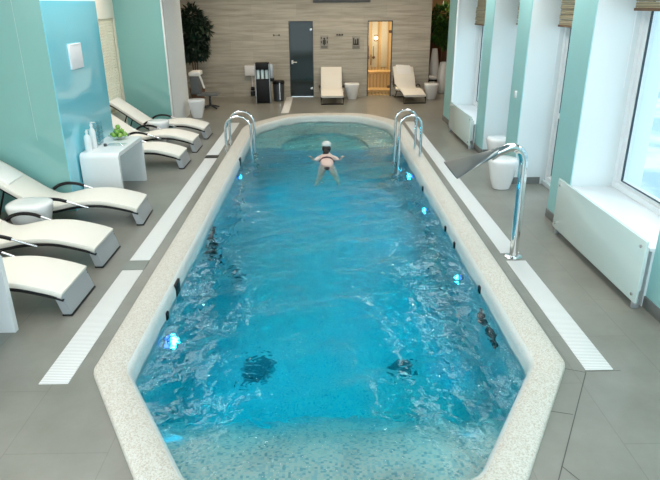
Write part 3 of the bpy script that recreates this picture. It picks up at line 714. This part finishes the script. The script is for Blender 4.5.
# ------------------------------------------------------------------ spout
t = thing('water_spout', 'tall curved chrome water spout with fan mouth reaching over the pool', 'spout', (1.94, 5.5, 0))
bm = B(); pole = [(0, 0, 0), (0, 0, .5), (-.005, 0, .9)]+[(-.13+.125*math.cos(a), 0, .97+.16*math.sin(a)) for a in [PI*.62*j/10 for j in range(11)]]
pole += [(-.26, .0, 1.085), (-.33, .0, 1.04)]
tube(bm, pole, .042, 20); obj('pipe', bm, 'chrome', t)
bm = B(); rings = []
for k in range(11):
    u = k/10; x = -.27-.42*u; z = 1.085-.175*u-.01*u*u; hw = .04+.28*u; th = .038*(1-u)+.008
    n = 20; rings.append([bm.verts.new((x+th*.5*math.sin(2*PI*j/n)*.3, .06*u+hw*math.copysign(abs(math.cos(2*PI*j/n))**.8, math.cos(2*PI*j/n)), z+th*math.sin(2*PI*j/n))) for j in range(n)])
for A, Q in zip(rings, rings[1:]):
    for j in range(20): bm.faces.new((A[j], A[(j+1) % 20], Q[(j+1) % 20], Q[j]))
bm.faces.new(rings[0]); bm.faces.new(rings[-1]); bmesh.ops.recalc_face_normals(bm, faces=bm.faces[:]); obj('fan_mouth', bm, 'fan_steel', t)
bm = B(); lathe(bm, [(.085, 0), (.085, .012), (.06, .02), (.04, .022)], 26); obj('base_flange', bm, 'chrome', t)

# ------------------------------------------------------------------ pool fittings
def on_wall(name, x, y, z, sgn, r, m_, label, cat, group, inner=None):
    t = thing(name, label, cat, (x, y, z), 0, group)
    bm = B(); lathe(bm, [(r, 0), (r, .012), (r*.8, .022), (r*.3, .024)], 22); bmesh.ops.rotate(bm, verts=bm.verts, matrix=Matrix.Rotation(sgn*PI/2, 3, 'Y')); rg_ = obj('ring', bm, m_, t)
    if inner:
        bm = B(); lathe(bm, [(r*.72, .022), (r*.6, .035), (r*.2, .042)], 22); bmesh.ops.rotate(bm, verts=bm.verts, matrix=Matrix.Rotation(sgn*PI/2, 3, 'Y')); obj('lens', bm, inner, rg_)
    return t
LP = ((-1.35, 4.42, -.45, 1, 'glowing underwater lamp on the lounger side wall of the pool'), (1.47, 5.55, -.45, -1, 'glowing underwater lamp below the chrome spout'),
      (1.47, 7.65, -.45, -1, 'glowing underwater lamp farther along the window side'), (1.47, 9.3, -.45, -1, 'glowing underwater lamp by the window side ladder'), (-1.35, 9.4, -.45, 1, 'glowing underwater lamp by the lounger side ladder'))
for x, y, z, s, lab in LP:
    on_wall('underwater_lamp', x, y, z, s, .095 if y < 7 else .065, 'steel', lab, 'pool lamp', 'underwater lamps', 'lamp')
    l = bpy.data.lights.new('underwater_light', 'AREA'); l.shape = 'DISK'; l.size = .16; l.energy = 7; l.color = (.02, .62, 1)
    lo = bpy.data.objects.new('underwater_light', l); C.objects.link(lo); lo.location = (x+s*.06, y, z); lo.rotation_euler = (0, -s*PI/2, 0)
for y, lab in ((4.78, 'dark round intake grate on the pool wall, the farther of the pair'), (4.47, 'dark round intake grate on the pool wall, the nearer of the pair')):
    on_wall('intake_grate', 1.47, y, -.48, -1, .13, 'dark', lab, 'pool grate', 'round grates on the window side wall', 'black')
for x, y, z, lab, sx in ((-1.35, 5.0, -.06, 'black skimmer opening in the pool edge by the square cover', 1), (-1.35, 9.75, -.06, 'black skimmer opening near the lounger side ladder', 1)):
    bm = B(); box(bm, x-.02, x+.006, y-.08, y+.08, z-.07, z+.07, .003); o = obj('skimmer', bm, 'black'); tag(o, lab, 'skimmer')
for x, y, z, lab in ((-1.35, 4.55, -.10, 'small dark nozzle on the lounger side below the pool edge'), (1.47, 4.95, -.09, 'small dark nozzle above the round grates'), (1.47, 6.05, -.09, 'small dark nozzle near the spout, nearer one'), (1.47, 6.55, -.09, 'small dark nozzle near the spout, farther one'), (1.47, 8.2, -.09, 'small dark nozzle between spout and window side ladder')):
    bm = B(); box(bm, x-.016, x+.016, y-.03, y+.03, z-.05, z+.04, .01); o = obj('jet_nozzle', bm, 'black'); tag(o, lab, 'nozzle', 'nozzles along the pool edge')
for x, y, lab in ((-.66, 4.78, 'dark square drain on the pool bottom, nearest the lounger side lamp'), (.78, 4.78, 'dark square drain on the pool bottom on the spout side'), (-1.05, 6.6, 'small dark drain on the pool bottom beyond the skimmer')):
    t = thing('floor_drain', lab, 'pool drain', (x, y, FLZ), 0, 'drains on the pool bottom'); h = .13 if x > -1 else .10
    bm = B(); box(bm, -h, h, -h, h, 0, .02, .006); obj('frame', bm, 'drain_grey', t)
    bm = B()
    for j in range(5): box(bm, -h+.03, h-.03, -h+.04+j*.05, -h+.07+j*.05, .02, .03)
    obj('grille', bm, 'drain_dark', t)
# step ladder plates on the lounger side wall
for j in range(4):
    bm = B(); box(bm, -1.352, -1.31, 6.55, 6.95, -.32-j*.24, -.28-j*.24, .008); o = obj('wall_step', bm, 'dark'); tag(o, ('topmost dark foot hold on the pool wall opposite the spout', 'second dark foot hold from the top opposite the spout', 'third dark foot hold from the top opposite the spout', 'lowest dark foot hold on the pool wall opposite the spout')[j], 'foot hold', 'foot holds in the pool wall')

# ------------------------------------------------------------------ swimmer
def skinned(name, V, E_, m_, parent, root=0, sub=2):
    me = bpy.data.meshes.new(name); me.from_pydata([v[:3] for v in V], E_, []); bm = B(); bm.from_mesh(me)
    ly = bm.verts.layers.skin.verify(); bm.verts.ensure_lookup_table()
    for i, v in enumerate(bm.verts):
        r = V[i][3]; v[ly].radius = r if isinstance(r, tuple) else (r, r); v[ly].use_root = (i == root)
    bm.to_mesh(me); bm.free()
    o = bpy.data.objects.new(name+'_tmp', me); C.objects.link(o)
    k = o.modifiers.new('s', 'SKIN'); k.use_smooth_shade = True; u = o.modifiers.new('u', 'SUBSURF'); u.levels = sub; u.render_levels = sub
    dg = bpy.context.evaluated_depsgraph_get(); ev = o.evaluated_get(dg); me2 = bpy.data.meshes.new_from_object(ev, depsgraph=dg)
    bpy.data.objects.remove(o); bpy.data.meshes.remove(me)
    b = B(); b.from_mesh(me2); bpy.data.meshes.remove(me2); return b
pt = thing('person', 'swimmer with white cap and dark hair facing away, arms spread in the water', 'person', (.10, 10.02, -.02)); pt.scale = (.9, .9, .9)
V = [(.0, -.42, -.22, (.15, .11)), (.0, -.24, -.15, (.125, .09)), (.0, -.05, -.08, (.15, .10)), (.0, .05, -.05, (.10, .075)), (.0, .10, .02, .05), (.0, .13, .075, .075), (0, .135, .14, .088), (0, .13, .185, .055)]
E_ = [(0, 1), (1, 2), (2, 3), (3, 4), (4, 5), (5, 6), (6, 7)]
def chain(pts, frm):
    for p in pts:
        V.append(p); E_.append((frm, len(V)-1)); frm = len(V)-1
    return frm
for s in (-1, 1):
    chain([(s*.10, -.48, -.24, .088), (s*.12, -.64, -.30, .075), (s*.14, -.82, -.36, .058), (s*.16, -1.0, -.38, .055), (s*.18, -1.2, -.40, .036), (s*.19, -1.26, -.43, .034), (s*.21, -1.38, -.45, .022)], 0)
    w = chain([(s*.165, .03, -.07, .052), (s*.235, .0, -.13, .042), (s*.27, .12, -.15, .036), (s*.30, .24, -.12, .027), (s*.315, .29, -.11, .03), (s*.325, .32, -.11, .028)], 3)
bm = skinned('body', V, E_, 'skin', pt)
for s in (-1, 1):      # five fingers on each hand
    hx, hy, hz = s*.328, .33, -.11; d = Vector((s*.25, .968, 0)); n = Vector((-.968*s, .25, 0))
    for k, (off, ln) in enumerate(((-.027, .068), (-.009, .08), (.009, .085), (.026, .075))):
        b0 = Vector((hx, hy, hz))+n*off-d*.02; tube(bm, [b0, b0+d*ln*.5, b0+d*ln*.8+Vector((0, 0, -.008)), b0+d*ln+Vector((0, 0, -.02))], [.010, .0095, .0085, .006], 7)
    b0 = Vector((hx, hy, hz))+n*(.02)-d*.05; tube(bm, [b0, b0+n*.03+d*.025, b0+n*.042+d*.055], [.011, .010, .007], 7)
# face (turned away from the camera): nose, brow
ball(bm, (0, .235, .10), .016, .8, 1.2, 1.3, 8, 6); ball(bm, (.085, .13, .10), .02, .5, .8, 1.3, 8, 6); ball(bm, (-.085, .13, .10), .02, .5, .8, 1.3, 8, 6)
obj('body', bm, 'skin', pt, smooth=80)
bm = B(); ball(bm, (-.035, .222, .125), .012, 1, .6, .7, 8, 6); ball(bm, (.035, .222, .125), .012, 1, .6, .7, 8, 6); obj('eyes', bm, 'hair', pt)
bm = B(); ball(bm, (0, .225, .062), .02, 1.2, .4, .35, 8, 6); obj('mouth', bm, 'swimwear', pt)
bm = B(); ball(bm, (0, .125, .185), .092, 1.0, 1.05, .72, 18, 12); obj('swim_cap', bm, 'cap', pt)
bm = B(); ball(bm, (0, .085, .11), .086, 1.0, .85, .95, 16, 10); ball(bm, (-.01, .02, .055), .05, 1.1, .8, 1.2, 12, 8); ball(bm, (-.05, .02, .0), .035, 1, .9, 1.4, 10, 8); obj('hair', bm, 'hair', pt)
bm = B(); tube(bm, [(-.15, -.12, -.10), (-.08, -.13, -.02), (0, -.13, .0), (.08, -.13, -.02), (.15, -.12, -.10)], .014, 8)
obj('bikini_strap', bm, 'swimwear', pt)
bm = B(); ball(bm, (0, -.44, -.225), .165, 1.02, .66, .55, 18, 12); obj('bikini_bottom', bm, 'swimwear', pt)

# ------------------------------------------------------------------ back corner furniture
t = thing('water_dispenser', 'black and silver water dispenser against the stone wall', 'water dispenser', (-1.47, 15.80, 0))
bm = B(); box(bm, -.17, .17, -.15, .15, .02, .62, .015); box(bm, -.17, .17, -.02, .15, .62, .86); box(bm, -.18, .18, -.15, .15, .86, 1.02, .02); obj('body', bm, 'black', t)
for x in (-.18, .18):
    bm = B(); box(bm, x-.011, x+.011, -.155, .15, 0, 1.0, .004); obj('side_panel', bm, 'grey_metal', t)
for k, x in enumerate((-.11, 0, .11)):
    bm = B(); lathe(bm, [(.045, 0), (.045, .2), (.03, .22)], 14, (x, -.09, .625)); obj('canister', bm, 'water_bottle', t)
bm = B(); box(bm, .2, .27, -.12, .0, .62, .98, .01); obj('cup_holder', bm, 'grey_metal', t)
bm = B(); box(bm, .19, .29, -.14, .02, .56, .64, .008); obj('cup_tray', bm, 'black', t)
t = thing('wall_box', 'white wall box with cable next to the water dispenser', 'electric box', (-1.92, WY, .72))
bm = B(); box(bm, -.13, .13, -.10, 0, -.13, .13, .008); obj('box', bm, 'paper', t)
bm = B(); tube(bm, [(0.05, -.02, -.13), (.06, -.02, -.4), (.05, -.025, -.6)], .009, 6); obj('cable', bm, 'paper', t)
bm = B(); box(bm, .0, .12, -.07, 0, -.68, -.55, .01); box(bm, .01, .11, -.07, 0, -.53, -.43, .01); obj('plug', bm, 'black', t)
t = thing('waste_bin', 'black and steel waste bin between water dispenser and smoked door', 'bin', (-1.10, 16.15, 0))
bm = B(); lathe(bm, [(.13, 0), (.14, .01), (.155, .45), (.15, .47)], 28); bb = obj('bin_body', bm, 'dark', t)
bm = B(); lathe(bm, [(.16, .45), (.162, .5), (.14, .53), (.04, .535)], 28); obj('lid', bm, 'black', t)
bm = B(); box(bm, .03, .05, -.165, -.145, .05, .48); obj('steel_strip', bm, 'steel', bb)

t = thing('swivel_chair', 'grey reclining chair with white headrest frame near the left plant', 'chair', (-2.78, 15.0, 0))
bm = B(); box(bm, -.22, .28, -.25, .25, .33, .37, .015); obj('seat', bm, 'grey_fabric', t)
bm = B(); box(bm, -.36, -.16, -.24, .24, .37, .80, .03); obj('backrest', bm, 'grey_fabric', t)
bm = B(); box(bm, -.38, -.12, -.25, .25, .80, .90, .03); obj('headrest', bm, 'pillow', t)
bm = B(); tube(bm, [(-.13, -.25, .86), (-.09, -.25, .75), (-.02, -.25, .52)], [.028, .026, .018], 8); obj('arm', bm, 'pillow', t)
bm = B(); tube(bm, [(.05, 0, .06), (.05, 0, .33)], .03, 10); obj('column', bm, 'dark', t)
for k in range(4):
    a = PI/4+k*PI/2; bm = B(); tube(bm, [(.05, 0, .08), (.05+.26*math.cos(a), .26*math.sin(a), .02)], [.025, .015], 8); obj('base_foot', bm, 'dark', t)

def leaves(bm, n, gen, size, rng, droop=.3):
    for _ in range(n):
        p, out = gen(rng); s = size*rng.uniform(.7, 1.25)
        d = (out+Vector((rng.uniform(-.6, .6), rng.uniform(-.6, .6), rng.uniform(-droop-.4, .35)))).normalized(); side = d.cross(Vector((rng.uniform(-.3, .3), rng.uniform(-.3, .3), 1))).normalized()
        up = side.cross(d); w = s*.24
        v = [bm.verts.new(q) for q in (p, p+d*s*.45+side*w+up*.05*s, p+d*s-up*.12*s, p+d*s*.45-side*w+up*.05*s, p+d*s*.45-up*.03*s)]
        bm.faces.new((v[0], v[1], v[4])); bm.faces.new((v[1], v[2], v[4])); bm.faces.new((v[0], v[4], v[3])); bm.faces.new((v[4], v[2], v[3]))
def blob_gen(blobs):
    def g(rng):
        c, r = rng.choice(blobs); u = Vector((rng.gauss(0, 1), rng.gauss(0, 1), rng.gauss(0, 1))).normalized(); k = rng.uniform(.35, 1)**.6
        return Vector((c[0]+u.x*r[0]*k, c[1]+u.y*r[1]*k, c[2]+u.z*r[2]*k)), u
    return g
t = thing('potted_tree', 'tall dark leafy indoor tree in the corner behind the grey chair', 'plant', (-3.22, 16.0, 0))
rg = random.Random(11); bm = B()
leaves(bm, 2400, blob_gen([((0, 0, 2.05), (.30, .28, .30)), ((.16, 0, 1.82), (.28, .25, .26)), ((-.2, 0, 1.75), (.28, .25, .4)), ((.06, -.05, 1.45), (.26, .24, .30)), ((.18, 0, 1.32), (.14, .14, .2)), ((-.14, 0, 1.35), (.2, .2, .25))]), .17, rg, .7)
obj('foliage', bm, 'leaf_dark', t, smooth=0)
bm = B()
for k in range(3): tube(bm, spline([(.04*k-.04, .03*(k-1), .3), (.05*k-.06, .02*k, .8), (.08*(k-1), .03*k, 1.5)], 4), .018, 7)
obj('trunk', bm, 'bark', t)
bm = B(); lathe(bm, [(.15, 0), (.2, .33), (.21, .36), (.18, .36), (.17, .32), (.02, .31)], 24); obj('pot', bm, 'terracotta', t)

t = thing('potted_tree', 'green leafy plant in the corridor beyond the stone wall', 'plant', (3.56, 18.1, 0))
bm = B(); leaves(bm, 1500, blob_gen([((0, 0, 2.0), (.36, .3, .32)), ((-.1, 0, 1.7), (.32, .3, .34)), ((.12, 0, 1.5), (.3, .28, .3))]), .16, rg, .4); obj('foliage', bm, 'leaf', t, smooth=0)
bm = B(); tube(bm, spline([(0, 0, .5), (.03, 0, 1.0), (-.02, 0, 1.6)], 5), .03, 8); obj('trunk', bm, 'bark', t)
bm = B(); lathe(bm, [(.13, 0), (.17, .5), (.18, .55), (.15, .55), (.14, .5), (.02, .49)], 24); obj('pot', bm, 'terracotta', t)
def vase(x, y, h, r, lab):
    bm = B(); lathe(bm, [(r*.62, 0), (r*.72, .02), (r*.95, h*.22), (r, h*.38), (r*.93, h*.6), (r*.68, h*.88), (r*.52, h), (r*.44, h), (r*.5, h*.9), (.01, h*.5)], 30, (x, y, 0)); o = obj('floor_vase', bm, 'ceramic', smooth=60); tag(o, lab, 'vase', 'tall white floor vases')
vase(3.50, 17.35, .86, .18, 'shorter thick white floor vase nearest the teal pillar')
vase(3.30, 17.72, 1.20, .145, 'taller slim white floor vase below the green plant')
t = thing('side_table', 'black side table with white cushion next to the floor vases', 'table', (3.17, 17.2, 0))
bm = B(); box(bm, -.13, .13, -.13, .13, .36, .40, .008); obj('table_top', bm, 'black', t)
for sx in (-1, 1):
    for sy in (-1, 1):
        bm = B(); box(bm, sx*.11-.015, sx*.11+.015, sy*.11-.015, sy*.11+.015, 0, .36); obj('leg', bm, 'black', t)
bm = B(); box(bm, 3.06, 3.28, 17.09, 17.31, .40, .50, .04, 3); o = obj('cushion', bm, 'pillow'); tag(o, 'white rolled cushion lying on the black side table', 'cushion')
t = thing('floor_spotlight', 'low white floor lamp disc on the floor by the far pool end', 'lamp', (2.47, 14.6, 0)) if False else None

# ------------------------------------------------------------------ light
w = bpy.data.worlds.new('world'); S.world = w; w.use_nodes = True; nt = w.node_tree
bg = nt.nodes['Background']; bg.inputs['Color'].default_value = (.74, .91, 1, 1); bg.inputs['Strength'].default_value = 3.0
def area(x, y, z, sx, sy, e, col, rot=(0, 0, 0)):
    l = bpy.data.lights.new('ceiling_lamp', 'AREA'); l.shape = 'RECTANGLE'; l.size = sx; l.size_y = sy; l.energy = e; l.color = col
    o = bpy.data.objects.new('ceiling_lamp', l); C.objects.link(o); o.location = (x, y, z); o.rotation_euler = rot
def spot(x, y, r, e, col):
    l = bpy.data.lights.new('ceiling_lamp', 'AREA'); l.shape = 'DISK'; l.size = 2*r; l.energy = e; l.color = col
    o = bpy.data.objects.new('ceiling_lamp', l); C.objects.link(o); o.location = (x, y, 2.985)
for y in (.8, 2.6, 4.4, 6.2, 8.0, 9.8, 11.6, 13.2):
    for x in (-1.9, -.6, .7, 2.0): spot(x, y, .035, 1.6, (1, .97, .92))
for y in (1.6, 4.6, 7.6, 10.6):
    for x in (-2.6, 2.25): area(x, y, 2.98, .9, 2.4, 26, (1, .97, .92))  # soft panels without fixtures, added along the sides to light the pool
for y in (3.6, 5.6, 9.8, 11.4): spot(-3.5, y, .09, 7, (1, .95, .88))
for x in (-2.2, -.4, 1.1, 2.6): spot(x, 15.2, .09, 20, (1, .84, .64))
spot(4.0, 17.8, .12, 14, (1, .82, .6))
area(1.75, WY+.7, 2.18, .6, .6, 24, (1, .82, .56))  # unseen area light added to brighten the sauna
for y0, y1, sz in BAYS:
    l = bpy.data.lights.new('window_portal', 'AREA'); l.shape = 'RECTANGLE'; l.size = 2.2; l.size_y = y1-y0; l.cycles.is_portal = True
    o = bpy.data.objects.new('window_portal', l); C.objects.link(o); o.location = (GX+.2, (y0+y1)/2, 1.6); o.rotation_euler = (0, PI/2, 0)
l = bpy.data.lights.new('window_portal', 'AREA'); l.shape = 'RECTANGLE'; l.size = 7.5; l.size_y = 3; l.cycles.is_portal = True
o = bpy.data.objects.new('window_portal', l); C.objects.link(o); o.location = (-.3, -.55, 1.5); o.rotation_euler = (PI/2, 0, 0)  # room left open behind the camera for sky fill, no window here

S.view_settings.view_transform = 'Standard'; S.view_settings.look = 'None'; S.view_settings.gamma = 1; S.view_settings.use_curve_mapping = False
S.view_settings.exposure = 0.2
S.cycles.use_denoising = True
S.cycles.max_bounces = 14; S.cycles.transmission_bounces = 10; S.cycles.transparent_max_bounces = 16; S.cycles.diffuse_bounces = 5; S.cycles.glossy_bounces = 5
S.cycles.caustics_refractive = True; S.cycles.caustics_reflective = False; S.cycles.sample_clamp_indirect = 25; S.cycles.blur_glossy = .1
